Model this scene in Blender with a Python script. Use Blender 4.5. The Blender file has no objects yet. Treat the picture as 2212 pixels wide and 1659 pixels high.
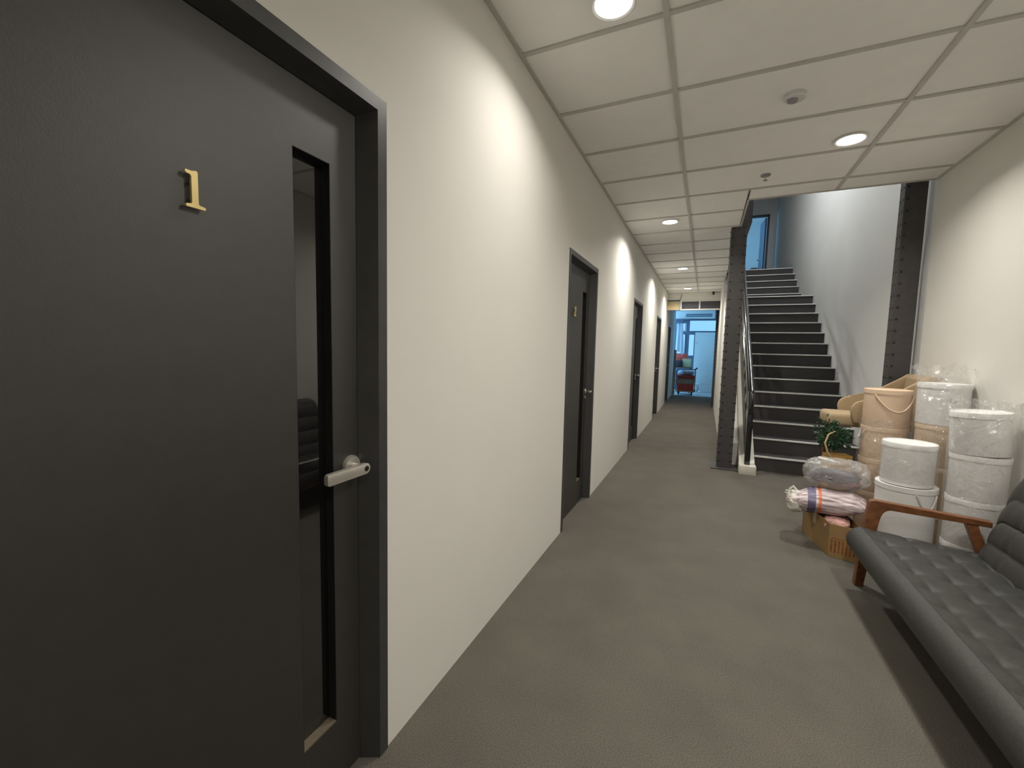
import bpy, bmesh, math, random
from mathutils import Vector, Matrix, noise

# ------------------------------------------------------------------ camera, sky, exposure
scn = bpy.context.scene
COL = scn.collection
W, H, FPX = 2212, 1659, 908.575
YAW, PITCH, ROLL = 0.42781, -0.08383, 0.02286
CAM = Vector((0.947, 0.0, 1.4157))
CEIL = 2.906

cy_, sy_, cp_, sp_ = math.cos(YAW), math.sin(YAW), math.cos(PITCH), math.sin(PITCH)
fwd = Vector((-sy_ * cp_, cy_ * cp_, sp_))
r0 = Vector((cy_, sy_, 0)); u0 = r0.cross(fwd)
rgt = math.cos(ROLL) * r0 + math.sin(ROLL) * u0
up = -math.sin(ROLL) * r0 + math.cos(ROLL) * u0
camd = bpy.data.cameras.new('camera')
camd.sensor_fit = 'HORIZONTAL'; camd.sensor_width = 36.0
camd.lens = FPX / W * 36.0; camd.clip_start = 0.02
cam = bpy.data.objects.new('camera', camd); COL.objects.link(cam)
M3 = Matrix((rgt, up, -fwd)).transposed()
cam.matrix_world = Matrix.Translation(CAM) @ M3.to_4x4()
scn.camera = cam

world = bpy.data.worlds.new('world'); scn.world = world; world.use_nodes = True
wb = world.node_tree.nodes['Background']
wb.inputs[0].default_value = (0.26, 0.60, 1.0, 1); wb.inputs[1].default_value = 6.6

vs = scn.view_settings
vs.view_transform = 'Standard'; vs.look = 'None'; vs.gamma = 1.0
vs.use_curve_mapping = False; vs.exposure = 0.12

LAMP_W = 21.5
LAMP_COL = (1.0, 0.955, 0.875)
rnd = random.Random(7)

# ------------------------------------------------------------------ materials
def new_mat(name):
    m = bpy.data.materials.new(name); m.use_nodes = True
    nt = m.node_tree
    return m, nt, nt.nodes['Principled BSDF']

def mat(name, col, rough=0.6, metal=0.0, var=0.06, scale=12.0, bump=0.0, bscale=60.0, spec=0.5, coat=0.0):
    m, nt, b = new_mat(name)
    tc = nt.nodes.new('ShaderNodeTexCoord')
    n = nt.nodes.new('ShaderNodeTexNoise'); n.inputs['Scale'].default_value = scale; n.inputs['Detail'].default_value = 4
    nt.links.new(tc.outputs['Object'], n.inputs['Vector'])
    r = nt.nodes.new('ShaderNodeValToRGB')
    c = Vector(col)
    r.color_ramp.elements[0].position = 0.3; r.color_ramp.elements[1].position = 0.7
    r.color_ramp.elements[0].color = (*(c * (1 - var)), 1)
    r.color_ramp.elements[1].color = (*[min(1, x * (1 + var)) for x in c], 1)
    nt.links.new(n.outputs['Fac'], r.inputs['Fac']); nt.links.new(r.outputs['Color'], b.inputs['Base Color'])
    b.inputs['Roughness'].default_value = rough; b.inputs['Metallic'].default_value = metal
    b.inputs['Specular IOR Level'].default_value = spec
    if coat: b.inputs['Coat Weight'].default_value = coat
    if bump:
        n2 = nt.nodes.new('ShaderNodeTexNoise'); n2.inputs['Scale'].default_value = bscale; n2.inputs['Detail'].default_value = 3
        nt.links.new(tc.outputs['Object'], n2.inputs['Vector'])
        bp = nt.nodes.new('ShaderNodeBump'); bp.inputs['Strength'].default_value = bump; bp.inputs['Distance'].default_value = 0.01
        nt.links.new(n2.outputs['Fac'], bp.inputs['Height']); nt.links.new(bp.outputs['Normal'], b.inputs['Normal'])
    return m

def emit_mat(name, col, strength):
    m, nt, b = new_mat(name)
    b.inputs['Base Color'].default_value = (*col, 1)
    b.inputs['Emission Color'].default_value = (*col, 1); b.inputs['Emission Strength'].default_value = strength
    return m

def film_mat(name, tint=(1, 1, 1), gloss=0.14, haze=0.06, bump=1.0, bscale=9.0, rough=0.03):
    """thin clear plastic: mostly see-through, a little haze, wrinkled gloss"""
    m, nt, b = new_mat(name); nt.nodes.remove(b)
    out = nt.nodes['Material Output']
    tc = nt.nodes.new('ShaderNodeTexCoord')
    n = nt.nodes.new('ShaderNodeTexNoise'); n.inputs['Scale'].default_value = bscale; n.inputs['Detail'].default_value = 2.5
    n.inputs['Distortion'].default_value = 2.2
    nt.links.new(tc.outputs['Object'], n.inputs['Vector'])
    bp = nt.nodes.new('ShaderNodeBump'); bp.inputs['Strength'].default_value = bump; bp.inputs['Distance'].default_value = 0.05
    nt.links.new(n.outputs['Fac'], bp.inputs['Height'])
    t = nt.nodes.new('ShaderNodeBsdfTransparent'); t.inputs[0].default_value = (*tint, 1)
    g = nt.nodes.new('ShaderNodeBsdfGlossy'); g.inputs['Roughness'].default_value = rough
    g.inputs['Color'].default_value = (1, 1, 1, 1)
    d = nt.nodes.new('ShaderNodeBsdfDiffuse'); d.inputs[0].default_value = (0.75, 0.74, 0.72, 1)
    nt.links.new(bp.outputs['Normal'], g.inputs['Normal'])
    m1 = nt.nodes.new('ShaderNodeMixShader'); m1.inputs[0].default_value = haze
    nt.links.new(t.outputs[0], m1.inputs[1]); nt.links.new(d.outputs[0], m1.inputs[2])
    m2 = nt.nodes.new('ShaderNodeMixShader'); m2.inputs[0].default_value = gloss
    nt.links.new(m1.outputs[0], m2.inputs[1]); nt.links.new(g.outputs[0], m2.inputs[2])
    nt.links.new(m2.outputs[0], out.inputs['Surface'])
    return m

def carpet_mat():
    m, nt, b = new_mat('carpet')
    tc = nt.nodes.new('ShaderNodeTexCoord')
    a = nt.nodes.new('ShaderNodeTexNoise'); a.inputs['Scale'].default_value = 240; a.inputs['Detail'].default_value = 4; a.inputs['Roughness'].default_value = 0.75
    c = nt.nodes.new('ShaderNodeTexNoise'); c.inputs['Scale'].default_value = 3.2; c.inputs['Detail'].default_value = 6
    for n in (a, c): nt.links.new(tc.outputs['Object'], n.inputs['Vector'])
    r = nt.nodes.new('ShaderNodeValToRGB'); e = r.color_ramp.elements
    e[0].position = 0.33; e[0].color = (0.070, 0.064, 0.054, 1)
    e[1].position = 0.67; e[1].color = (0.220, 0.203, 0.175, 1)
    nt.links.new(a.outputs['Fac'], r.inputs['Fac'])
    r2 = nt.nodes.new('ShaderNodeValToRGB'); e = r2.color_ramp.elements
    e[0].position = 0.3; e[0].color = (0.88, 0.88, 0.88, 1); e[1].position = 0.7; e[1].color = (1.06, 1.05, 1.03, 1)
    nt.links.new(c.outputs['Fac'], r2.inputs['Fac'])
    mx = nt.nodes.new('ShaderNodeMixRGB'); mx.blend_type = 'MULTIPLY'; mx.inputs[0].default_value = 1
    nt.links.new(r.outputs[0], mx.inputs[1]); nt.links.new(r2.outputs[0], mx.inputs[2])
    nt.links.new(mx.outputs[0], b.inputs['Base Color']); b.inputs['Roughness'].default_value = 0.95
    b.inputs['Specular IOR Level'].default_value = 0.1
    bp = nt.nodes.new('ShaderNodeBump'); bp.inputs['Strength'].default_value = 0.5; bp.inputs['Distance'].default_value = 0.004
    nt.links.new(a.outputs['Fac'], bp.inputs['Height']); nt.links.new(bp.outputs['Normal'], b.inputs['Normal'])
    return m

def wood_mat(name, c1, c2, scale=(3, 40, 40), rough=0.4):
    m, nt, b = new_mat(name)
    tc = nt.nodes.new('ShaderNodeTexCoord'); mp = nt.nodes.new('ShaderNodeMapping'); mp.inputs['Scale'].default_value = scale
    n = nt.nodes.new('ShaderNodeTexNoise'); n.inputs['Scale'].default_value = 3; n.inputs['Detail'].default_value = 6
    nt.links.new(tc.outputs['Object'], mp.inputs[0]); nt.links.new(mp.outputs[0], n.inputs['Vector'])
    r = nt.nodes.new('ShaderNodeValToRGB'); r.color_ramp.elements[0].color = (*c1, 1); r.color_ramp.elements[1].color = (*c2, 1)
    r.color_ramp.elements[0].position = 0.35; r.color_ramp.elements[1].position = 0.65
    nt.links.new(n.outputs['Fac'], r.inputs[0]); nt.links.new(r.outputs[0], b.inputs['Base Color'])
    b.inputs['Roughness'].default_value = rough
    return m

MT = {}
MT['paint'] = mat('wall_paint', (0.76, 0.742, 0.69), 0.85, var=0.012, scale=2.0, bump=0.03, bscale=220, spec=0.25)
MT['paint_grey'] = mat('stair_wall_paint', (0.80, 0.79, 0.765), 0.85, var=0.02, scale=2.0, bump=0.04, bscale=160, spec=0.25)
MT['tile'] = mat('ceiling_tile', (0.93, 0.918, 0.885), 0.9, var=0.015, scale=8, bump=0.05, bscale=400, spec=0.2)
MT['tbar'] = mat('ceiling_grid', (0.56, 0.54, 0.50), 0.5, var=0.03)
MT['carpet'] = carpet_mat()
MT['stair_carpet'] = mat('stair_carpet', (0.085, 0.080, 0.079), 0.95, var=0.35, scale=260, bump=0.3, bscale=300, spec=0.1)
MT['nosing'] = mat('nosing_strip', (0.78, 0.77, 0.72), 0.45, var=0.04)
MT['door'] = mat('black_door', (0.024, 0.0215, 0.0190), 0.46, var=0.08, scale=30, bump=0.05, bscale=300, spec=0.9)
MT['frame'] = mat('black_frame', (0.044, 0.043, 0.044), 0.38, var=0.12, scale=18, spec=0.6)
MT['slot'] = mat('slot_edge', (0.006, 0.006, 0.006), 0.6)
MT['sill'] = mat('raw_sill', (0.16, 0.13, 0.09), 0.7, var=0.1)  # lighter tan paints in the light caught on the slot's bottom ledge
MT['darkglass'] = mat('dark_glass', (0.006, 0.006, 0.006), 0.03, var=0.02, spec=1.0, coat=1.0)
MT['brass'] = mat('brass', (0.80, 0.62, 0.27), 0.35, metal=0.35, var=0.05)
MT['nickel'] = mat('satin_nickel', (0.62, 0.59, 0.53), 0.32, metal=0.6, var=0.04)
MT['chrome'] = mat('chrome', (0.85, 0.80, 0.68), 0.12, metal=1.0, var=0.02)
MT['blackplastic'] = mat('black_plastic', (0.012, 0.012, 0.012), 0.35)
MT['steel'] = mat('painted_steel', (0.060, 0.055, 0.056), 0.55, var=0.12, scale=25, bump=0.05, bscale=120)
MT['bolt'] = mat('bolt_head', (0.014, 0.013, 0.013), 0.5)
MT['rail'] = mat('gloss_black_rail', (0.010, 0.010, 0.011), 0.14, var=0.05, spec=0.7, coat=0.5)
MT['cream'] = mat('cream_kerb', (0.76, 0.73, 0.64), 0.6, var=0.03)
MT['leather'] = mat('black_leather', (0.042, 0.041, 0.037), 0.50, var=0.18, scale=90, bump=0.15, bscale=240, spec=0.5)
MT['walnut'] = wood_mat('walnut_wood', (0.13, 0.048, 0.018), (0.23, 0.092, 0.036), (6, 50, 12))
MT['whitebox'] = mat('white_card', (0.84, 0.83, 0.82), 0.55, var=0.02)
MT['peachbox'] = mat('peach_card', (0.80, 0.60, 0.43), 0.55, var=0.02)
MT['beigebox'] = mat('beige_card', (0.66, 0.50, 0.35), 0.6, var=0.03)
MT['rope'] = mat('cord', (0.78, 0.62, 0.48), 0.7, var=0.1, scale=200)
MT['whiterope'] = mat('white_cord', (0.72, 0.71, 0.69), 0.7)
MT['card'] = mat('brown_cardboard', (0.36, 0.225, 0.095), 0.8, var=0.10, scale=9, bump=0.05, bscale=90)
MT['print'] = mat('red_print', (0.30, 0.105, 0.025), 0.8, var=0.3, scale=60)
MT['tape'] = mat('packing_tape', (0.52, 0.42, 0.26), 0.35)
MT['tanfab'] = mat('tan_fabric', (0.45, 0.34, 0.215), 0.9, var=0.12, scale=140, bump=0.25, bscale=320, spec=0.2)
MT['leaf'] = mat('green_leaf', (0.022, 0.070, 0.028), 0.5, var=0.6, scale=35)
MT['paperbag'] = mat('kraft_paper', (0.47, 0.27, 0.07), 0.75, var=0.08)
MT['wicker'] = mat('wicker', (0.52, 0.43, 0.22), 0.7)
MT['film'] = film_mat('clear_film')
MT['bagfilm'] = film_mat('milky_bag', haze=0.24, gloss=0.12, bump=0.9, bscale=16, rough=0.15)
MT['whitebag'] = mat('white_plastic_bag', (0.72, 0.69, 0.62), 0.4, var=0.06, bump=0.3, bscale=30)
MT['darkcloth'] = mat('dark_bundle', (0.085, 0.08, 0.105), 0.8, var=0.5, scale=14)
MT['plum'] = mat('plum_bundle', (0.17, 0.055, 0.065), 0.8, var=0.5, scale=18)
MT['floral'] = mat('floral_red', (0.62, 0.36, 0.32), 0.7, var=0.45, scale=22)
MT['lens'] = emit_mat('lamp_lens', (1.0, 0.97, 0.93), 9.0)
MT['trimwhite'] = mat('white_trim', (0.78, 0.77, 0.74), 0.4, var=0.02)
MT['whiteplastic'] = mat('white_plastic', (0.72, 0.70, 0.69), 0.4, var=0.03)
MT['greyplastic'] = mat('grey_plastic', (0.30, 0.28, 0.30), 0.5)
MT['ply'] = mat('plywood', (0.66, 0.54, 0.33), 0.7, var=0.06)
MT['louver'] = mat('dusty_louvre', (0.10, 0.10, 0.12), 0.3, var=0.2, scale=20)
MT['floor_tile'] = mat('pale_floor_tile', (0.62, 0.66, 0.64), 0.25, var=0.03)
MT['winframe'] = mat('window_frame', (0.13, 0.17, 0.24), 0.5, var=0.05)
MT['red'] = mat('red_crate', (0.36, 0.05, 0.04), 0.6, var=0.2)
MT['redcase'] = mat('red_case', (0.62, 0.09, 0.06), 0.5)
MT['greybrown'] = mat('greybrown_crate', (0.30, 0.25, 0.20), 0.7, var=0.15)
MT['wrapbundle'] = mat('blue_grey_bundle', (0.42, 0.47, 0.55), 0.35, var=0.35, scale=9)
MT['yellowbox'] = mat('yellow_box', (0.62, 0.60, 0.34), 0.7)
MT['darkbag'] = mat('dark_bag', (0.035, 0.035, 0.05), 0.7)
MT['trolleybase'] = mat('trolley_deck', (0.26, 0.17, 0.10), 0.6)
MT['rubber'] = mat('rubber', (0.015, 0.015, 0.017), 0.7)
MT['bluewhite'] = mat('pale_panel', (0.70, 0.72, 0.70), 0.5, var=0.02)
MT['cloth'] = mat('white_sheer', (0.80, 0.82, 0.84), 0.9)
MT['boardwood'] = mat('brown_board', (0.20, 0.12, 0.07), 0.7, var=0.2)

def sheer_mat():
    m, nt, b = new_mat('white_sheer'); out = nt.nodes['Material Output']
    n = nt.nodes.new('ShaderNodeTexNoise'); n.inputs['Scale'].default_value = 40
    t = nt.nodes.new('ShaderNodeBsdfTranslucent'); t.inputs[0].default_value = (0.85, 0.87, 0.9, 1)
    b.inputs['Base Color'].default_value = (0.8, 0.82, 0.84, 1); b.inputs['Roughness'].default_value = 0.9
    x = nt.nodes.new('ShaderNodeMixShader'); nt.links.new(n.outputs['Fac'], x.inputs[0])
    nt.links.new(b.outputs[0], x.inputs[1]); nt.links.new(t.outputs[0], x.inputs[2]); nt.links.new(x.outputs[0], out.inputs['Surface'])
    return m
MT['cloth'] = sheer_mat()

def rice_bag_mat():
    m, nt, b = new_mat('printed_sack')
    tc = nt.nodes.new('ShaderNodeTexCoord'); sp = nt.nodes.new('ShaderNodeSeparateXYZ')
    nt.links.new(tc.outputs['Object'], sp.inputs[0])
    w = nt.nodes.new('ShaderNodeTexNoise'); w.inputs['Scale'].default_value = 10; w.inputs['Detail'].default_value = 4
    mp = nt.nodes.new('ShaderNodeMapping'); mp.inputs['Scale'].default_value = (0.6, 6, 6)
    nt.links.new(tc.outputs['Object'], mp.inputs[0]); nt.links.new(mp.outputs[0], w.inputs['Vector'])
    r = nt.nodes.new('ShaderNodeValToRGB'); e = r.color_ramp.elements
    e[0].position = 0.36; e[0].color = (0.25, 0.17, 0.20, 1); e[1].position = 0.56; e[1].color = (0.72, 0.62, 0.62, 1)
    nt.links.new(w.outputs['Fac'], r.inputs[0])
    def band(lo, hi, src, colr, prev):
        g = nt.nodes.new('ShaderNodeMath'); g.operation = 'GREATER_THAN'; g.inputs[1].default_value = lo
        l = nt.nodes.new('ShaderNodeMath'); l.operation = 'LESS_THAN'; l.inputs[1].default_value = hi
        mu = nt.nodes.new('ShaderNodeMath'); mu.operation = 'MULTIPLY'
        nt.links.new(src, g.inputs[0]); nt.links.new(src, l.inputs[0]); nt.links.new(g.outputs[0], mu.inputs[0]); nt.links.new(l.outputs[0], mu.inputs[1])
        mx = nt.nodes.new('ShaderNodeMixRGB'); mx.inputs[2].default_value = (*colr, 1)
        nt.links.new(mu.outputs[0], mx.inputs[0]); nt.links.new(prev, mx.inputs[1]); return mx.outputs[0]
    c = band(-0.135, -0.085, sp.outputs[0], (0.15, 0.13, 0.22), r.outputs[0])
    c = band(-0.070, -0.050, sp.outputs[0], (0.72, 0.20, 0.10), c)
    nt.links.new(c, b.inputs['Base Color']); b.inputs['Roughness'].default_value = 0.4
    return m
MT['sack'] = rice_bag_mat()

# ------------------------------------------------------------------ mesh helpers
class MB:
    def __init__(self): self.bm = bmesh.new()
    def box(self, a, b, bev=0.0, seg=2):
        lo = [min(p, q) for p, q in zip(a, b)]; hi = [max(p, q) for p, q in zip(a, b)]
        vs = [self.bm.verts.new((x, y, z)) for x in (lo[0], hi[0]) for y in (lo[1], hi[1]) for z in (lo[2], hi[2])]
        F = [(0, 1, 3, 2), (4, 6, 7, 5), (0, 4, 5, 1), (2, 3, 7, 6), (0, 2, 6, 4), (1, 5, 7, 3)]
        fs = [self.bm.faces.new([vs[i] for i in f]) for f in F]
        if bev:
            es = list({e for f in fs for e in f.edges})
            bmesh.ops.bevel(self.bm, geom=es, offset=bev, segments=seg, affect='EDGES', profile=0.5)
        return self
    def prism(self, pts, axis, lo, hi, bev=0.0):
        """polygon pts (2-D) extruded along axis; for 'y' pts are (x,z), 'x' (y,z), 'z' (x,y)"""
        def P(p, t):
            return {'x': (t, p[0], p[1]), 'y': (p[0], t, p[1]), 'z': (p[0], p[1], t)}[axis]
        A = [self.bm.verts.new(P(p, lo)) for p in pts]; B = [self.bm.verts.new(P(p, hi)) for p in pts]
        n = len(pts); fs = [self.bm.faces.new(A), self.bm.faces.new(B[::-1])]
        for i in range(n): fs.append(self.bm.faces.new((A[i], B[i], B[(i + 1) % n], A[(i + 1) % n])))
        if bev:
            es = [e for e in fs[0].edges] + [e for e in fs[1].edges]
            bmesh.ops.bevel(self.bm, geom=es, offset=bev, segments=2, affect='EDGES', profile=0.5)
        return self
    def tube(self, pts, r, seg=10, cap=True):
        pts = [Vector(p) for p in pts]; rings = []
        rr = r if isinstance(r, (list, tuple)) else [r] * len(pts)
        prev = None
        for i, p in enumerate(pts):
            d = (pts[min(i + 1, len(pts) - 1)] - pts[max(i - 1, 0)]).normalized()
            if prev is None:
                a = Vector((0, 0, 1)) if abs(d.z) < 0.9 else Vector((1, 0, 0)); n = d.cross(a).normalized()
            else:
                n = (prev - d * prev.dot(d)).normalized()
            prev = n; b = d.cross(n)
            rings.append([self.bm.verts.new(p + rr[i] * (math.cos(t) * n + math.sin(t) * b)) for t in [2 * math.pi * k / seg for k in range(seg)]])
        for A, B in zip(rings, rings[1:]):
            for k in range(seg): self.bm.faces.new((A[k], A[(k + 1) % seg], B[(k + 1) % seg], B[k]))
        if cap:
            self.bm.faces.new(rings[0][::-1]); self.bm.faces.new(rings[-1])
        return self
    def lathe(self, c, prof, seg=40, axis='z'):
        """profile of (radius, height) revolved; closed with caps where radius > 0"""
        rings = []
        for r, h in prof:
            ring = []
            for k in range(seg):
                t = 2 * math.pi * k / seg; a, b = r * math.cos(t), r * math.sin(t)
                o = {'z': (a, b, h), 'x': (h, a, b), 'y': (b, h, a)}[axis]
                ring.append(self.bm.verts.new((c[0] + o[0], c[1] + o[1], c[2] + o[2])))
            rings.append(ring)
        for A, B in zip(rings, rings[1:]):
            for k in range(seg): self.bm.faces.new((A[k], A[(k + 1) % seg], B[(k + 1) % seg], B[k]))
        self.bm.faces.new(rings[0][::-1]); self.bm.faces.new(rings[-1])
        return self
    def grid(self, fn, nu, nv, closed_u=False):
        V = [[self.bm.verts.new(fn(i / (nu if closed_u else nu - 1), j / (nv - 1))) for j in range(nv)] for i in range(nu)]
        for i in range(nu if closed_u else nu - 1):
            for j in range(nv - 1):
                a, b = V[i], V[(i + 1) % nu]
                self.bm.faces.new((a[j], b[j], b[j + 1], a[j + 1]))
        return self
    def dome(self, c, r, d, seg=8):
        """half-round bolt head at c pointing along d"""
        d = Vector(d).normalized(); a = Vector((0, 0, 1)) if abs(d.z) < 0.9 else Vector((1, 0, 0))
        n = d.cross(a).normalized(); b = d.cross(n); c = Vector(c); rings = []
        for f, h in ((1, 0), (0.85, 0.5), (0.45, 0.85)):
            rings.append([self.bm.verts.new(c + d * h * r * 0.5 + r * f * (math.cos(t) * n + math.sin(t) * b)) for t in [2 * math.pi * k / seg for k in range(seg)]])
        for A, B in zip(rings, rings[1:]):
            for k in range(seg): self.bm.faces.new((A[k], A[(k + 1) % seg], B[(k + 1) % seg], B[k]))
        self.bm.faces.new(rings[-1]); self.bm.faces.new(rings[0][::-1])
        return self
    def move(self, v, rotz=0.0):
        bmesh.ops.rotate(self.bm, cent=(0, 0, 0), matrix=Matrix.Rotation(rotz, 3, 'Z'), verts=self.bm.verts)
        bmesh.ops.translate(self.bm, vec=v, verts=self.bm.verts); return self
    def mesh(self, name, m, smooth=35):
        bmesh.ops.recalc_face_normals(self.bm, faces=self.bm.faces)
        me = bpy.data.meshes.new(name); self.bm.to_mesh(me); self.bm.free()
        me.materials.append(MT[m] if isinstance(m, str) else m)
        if smooth:
            me.polygons.foreach_set('use_smooth', [True] * len(me.polygons))
            me.set_sharp_from_angle(angle=math.radians(smooth))
        return me
    def build(self, name, m, parent=None, smooth=35):
        return link(name, self.mesh(name, m, smooth), parent)

def link(name, data, parent=None, loc=None):
    o = bpy.data.objects.new(name, data); COL.objects.link(o)
    if parent is not None: o.parent = parent
    if loc is not None: o.location = loc
    return o

def tag(o, label=None, cat=None, group=None, kind=None):
    if label: o['label'] = label
    if cat: o['category'] = cat
    if group: o['group'] = group
    if kind: o['kind'] = kind
    return o

def thing(name, label, cat, loc=(0, 0, 0), rotz=0.0, group=None, kind=None):
    o = link(name, None, loc=loc); o.rotation_euler = (0, 0, rotz); o.empty_display_size = 0.1
    return tag(o, label, cat, group, kind)

def S(name, mb, m, label, cat='wall'):
    return tag(mb.build(name, m, smooth=0), label, cat, kind='structure')

# ------------------------------------------------------------------ dimensions
XR = 2.635            # right wall of the lounge end
XS = 2.650            # stair wall
YV = 4.78             # front edge of the stair opening in the ceiling
XV = 1.25             # left edge of that opening
YL = 11.5             # header across the corridor
YE = 14.95            # end of carpet and of the left wall
YW = 17.0             # end wall
Y0 = -2.6             # wall behind the camera
UP = 3.39             # upper floor level
DOORS = [0.18, 3.045, 6.15, 9.25, 12.20]
DW, DH = 0.90, 2.166
LX1 = -0.11           # the first door is a little wider than the others

# ------------------------------------------------------------------ floor and walls
S('floor', MB().box((-0.15, Y0, -0.08), (XS, YE, 0.0)), 'carpet', 'dark grey-brown carpet running the length of the corridor', 'floor')
S('floor_far', MB().box((-1.6, YE, -0.08), (1.9, YW, -0.004)), 'floor_tile', 'pale glossy floor beyond the carpet edge at the far end', 'floor')

mb = MB(); y = Y0
for d in DOORS:
    d0 = d + (LX1 if d == DOORS[0] else 0)
    mb.box((-0.15, y, 0), (0, d0, CEIL + 0.1)); mb.box((-0.15, d0, DH), (0, d + DW, CEIL + 0.1)); y = d + DW
mb.box((-0.15, y, 0), (0, YE, CEIL + 0.1))
S('wall_left', mb, 'paint', 'long cream wall with the row of black doors')
S('wall_right', MB().box((XR, Y0, 0), (XR + 0.12, YV, CEIL + 0.1)), 'paint', 'cream wall behind the black sofa')
S('wall_stair', MB().box((XS, YV, 0), (XS + 0.12, YE + 3.6, 6.3)), 'paint_grey', 'tall grey-white wall rising beside the stairs')
S('wall_back', MB().box((-0.15, Y0 - 0.1, 0), (XR + 0.1, Y0, CEIL + 0.1)), 'paint', 'plain cream wall closing the lounge end')
S('wall_partition', MB().prism([(5.95, 0), (YL + 0.75, 0), (YL + 0.75, CEIL + 0.1), (9.80, CEIL + 0.1), (5.95, 0.29)], 'x', 1.215, 1.388), 'paint', 'white wall under the stairs, its top following the flight, behind the riveted column')
S('wall_far_side', MB().box((1.42, YL + 0.75, 0), (1.54, YW, CEIL + 0.3)), 'bluewhite', 'pale wall on the right of the far daylit end')

# slabs and the upper storey
S('ceiling_slab', MB().box((-0.15, Y0 - 0.1, CEIL + 0.1), (XS + 0.12, YV, UP)).box((-0.15, YV, CEIL + 0.1), (XV, YL + 0.2, UP)), 'paint_grey', 'concrete slab above the tiled ceiling', 'slab')
S('floor_upper', MB().box((XV, 11.47, UP - 0.3), (XS, 18.5, UP - 0.001)), 'stair_carpet', 'dark upstairs landing floor at the top of the stairs', 'floor')
S('wall_upper_left', MB().box((XV - 0.12, YV, UP), (XV, 14.90, 6.3)), 'paint_grey', 'upper wall left of the stairwell')
S('wall_upper_front', MB().box((XV - 0.12, YV - 0.12, UP), (XS + 0.12, YV, 6.3)), 'paint_grey', 'upper wall above the ceiling edge')
S('ceiling_upper', MB().box((-1.5, YV - 0.12, 6.3), (XS + 0.12, 18.6, 6.4)), 'paint_grey', 'upper ceiling over the stairwell', 'ceiling')
UD0, UD1, UDH = 1.72, 2.475, UP + 2.19     # upstairs doorway
S('wall_upper_end', MB().box((XV - 0.12, 14.9, UP), (UD0, 15.02, 6.3)).box((UD1, 14.9, UP), (XS, 15.02, 6.3)).box((UD0, 14.9, UDH), (UD1, 15.02, 6.3)),
  'paint_grey', 'grey wall around the open doorway at the top of the stairs')
mb = MB().box((-1.5, 18.4, UP), (XS, 18.5, 6.3)).box((-1.5, 15.02, UP), (XV - 0.12, 14.92, 6.3))
mb.box((-1.5, 15.0, UP), (-1.4, 18.4, UP + 1.3)).box((-1.5, 15.0, 6.0), (-1.4, 18.4, 6.3)).box((-1.5, 15.0, UP), (-1.4, 15.3, 6.3)).box((-1.5, 18.1, UP), (-1.4, 18.4, 6.3))
S('wall_upper_room', mb, 'bluewhite', 'pale walls of the daylit room behind the upstairs doorway')
S('floor_upper_room', MB().box((-1.5, 15.0, UP - 0.1), (XV, 18.5, UP - 0.001)), 'bluewhite', 'pale floor of the upstairs room', 'floor')

def portal(name, c, sx, sy, rot, col=None):
    l = bpy.data.lights.new(name, 'AREA'); l.shape = 'RECTANGLE'; l.size = sx; l.size_y = sy
    l.cycles.is_portal = True
    o = bpy.data.objects.new(name, l); COL.objects.link(o); o.location = c; o.rotation_euler = rot
    return o
portal('window_portal', (-1.52, 16.7, 5.35), 1.35, 2.8, (0, -math.pi / 2, 0))

ul = thing('ceiling_panel_light', 'square white light panel on the upper ceiling over the stairs', 'ceiling light', (1.95, 7.8, 6.3))  # unseen panel added to lift the dark stairwell
MB().box((-0.32, -0.62, -0.05), (0.32, 0.62, 0.0), 0.004).build('housing', 'trimwhite', ul)
MB().box((-0.29, -0.59, -0.053), (0.29, 0.59, -0.049)).build('diffuser', emit_mat('panel_diffuser', (0.93, 0.97, 1.0), 3.0), ul)
_l = bpy.data.lights.new('lamp', 'AREA'); _l.shape = 'RECTANGLE'; _l.size = 0.56; _l.size_y = 1.16; _l.energy = 66; _l.color = (0.90, 0.96, 1.0)
link('lamp', _l, ul, (0, 0, -0.06))
# end wall with its windows (frames, panes), door panel and far-room shell
wins = [(0.353, 1.259, 2.196, 2.617), (0.352, 0.567, 1.291, 2.103), (-0.07, 0.243, 2.20, 2.52), (-0.07, 0.252, 1.36, 2.11)]
mb = MB()
xs = [-1.6, -0.07, 0.2475, 0.352, 0.567, 1.259, 1.9]; zs = [0, 1.291, 1.36, 2.106, 2.197, 2.52, 2.617, 3.3]
for i in range(6):
    for j in range(7):
        cx, cz = (xs[i] + xs[i + 1]) / 2, (zs[j] + zs[j + 1]) / 2
        if not any(a < cx < b and c < cz < d for a, b, c, d in wins): mb.box((xs[i], YW, zs[j]), (xs[i + 1], YW + 0.12, zs[j + 1]))
bmesh.ops.remove_doubles(mb.bm, verts=mb.bm.verts, dist=1e-4)
S('wall_end', mb, 'winframe', 'blue-grey end wall holding the bright windows')
wl = ['wide bright transom window above the pale far door', 'narrow tall bright window pane beside the pale far door', 'small upper window half behind the hanging white cloth', 'tall window behind the hanging white cloth']
for k, (a, b, c, d) in enumerate(wins):
    w = thing('window_%d' % (k + 1), wl[k], 'window', (a, YW, c), kind='structure')
    f = 0.022
    MB().box((0, -0.02, 0), (b - a, 0.05, f)).box((0, -0.02, d - c - f), (b - a, 0.05, d - c)).box((0, -0.02, f), (f, 0.05, d - c - f)).box((b - a - f, -0.02, f), (b - a, 0.05, d - c - f)).build('window_frame', 'winframe', w)
    MB().box((f, 0.02, f), (b - a - f, 0.026, d - c - f)).build('pane', film_mat('tinted_window_glass', tint=(0.42, 0.42, 0.42), gloss=0.04, haze=0.0, bump=0.0), w)  # tint dims the strengthened sky seen through the panes
    portal('window_portal', ((a + b) / 2, YW + 0.13, (c + d) / 2), b - a, d - c, (-math.pi / 2, 0, 0))
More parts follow.
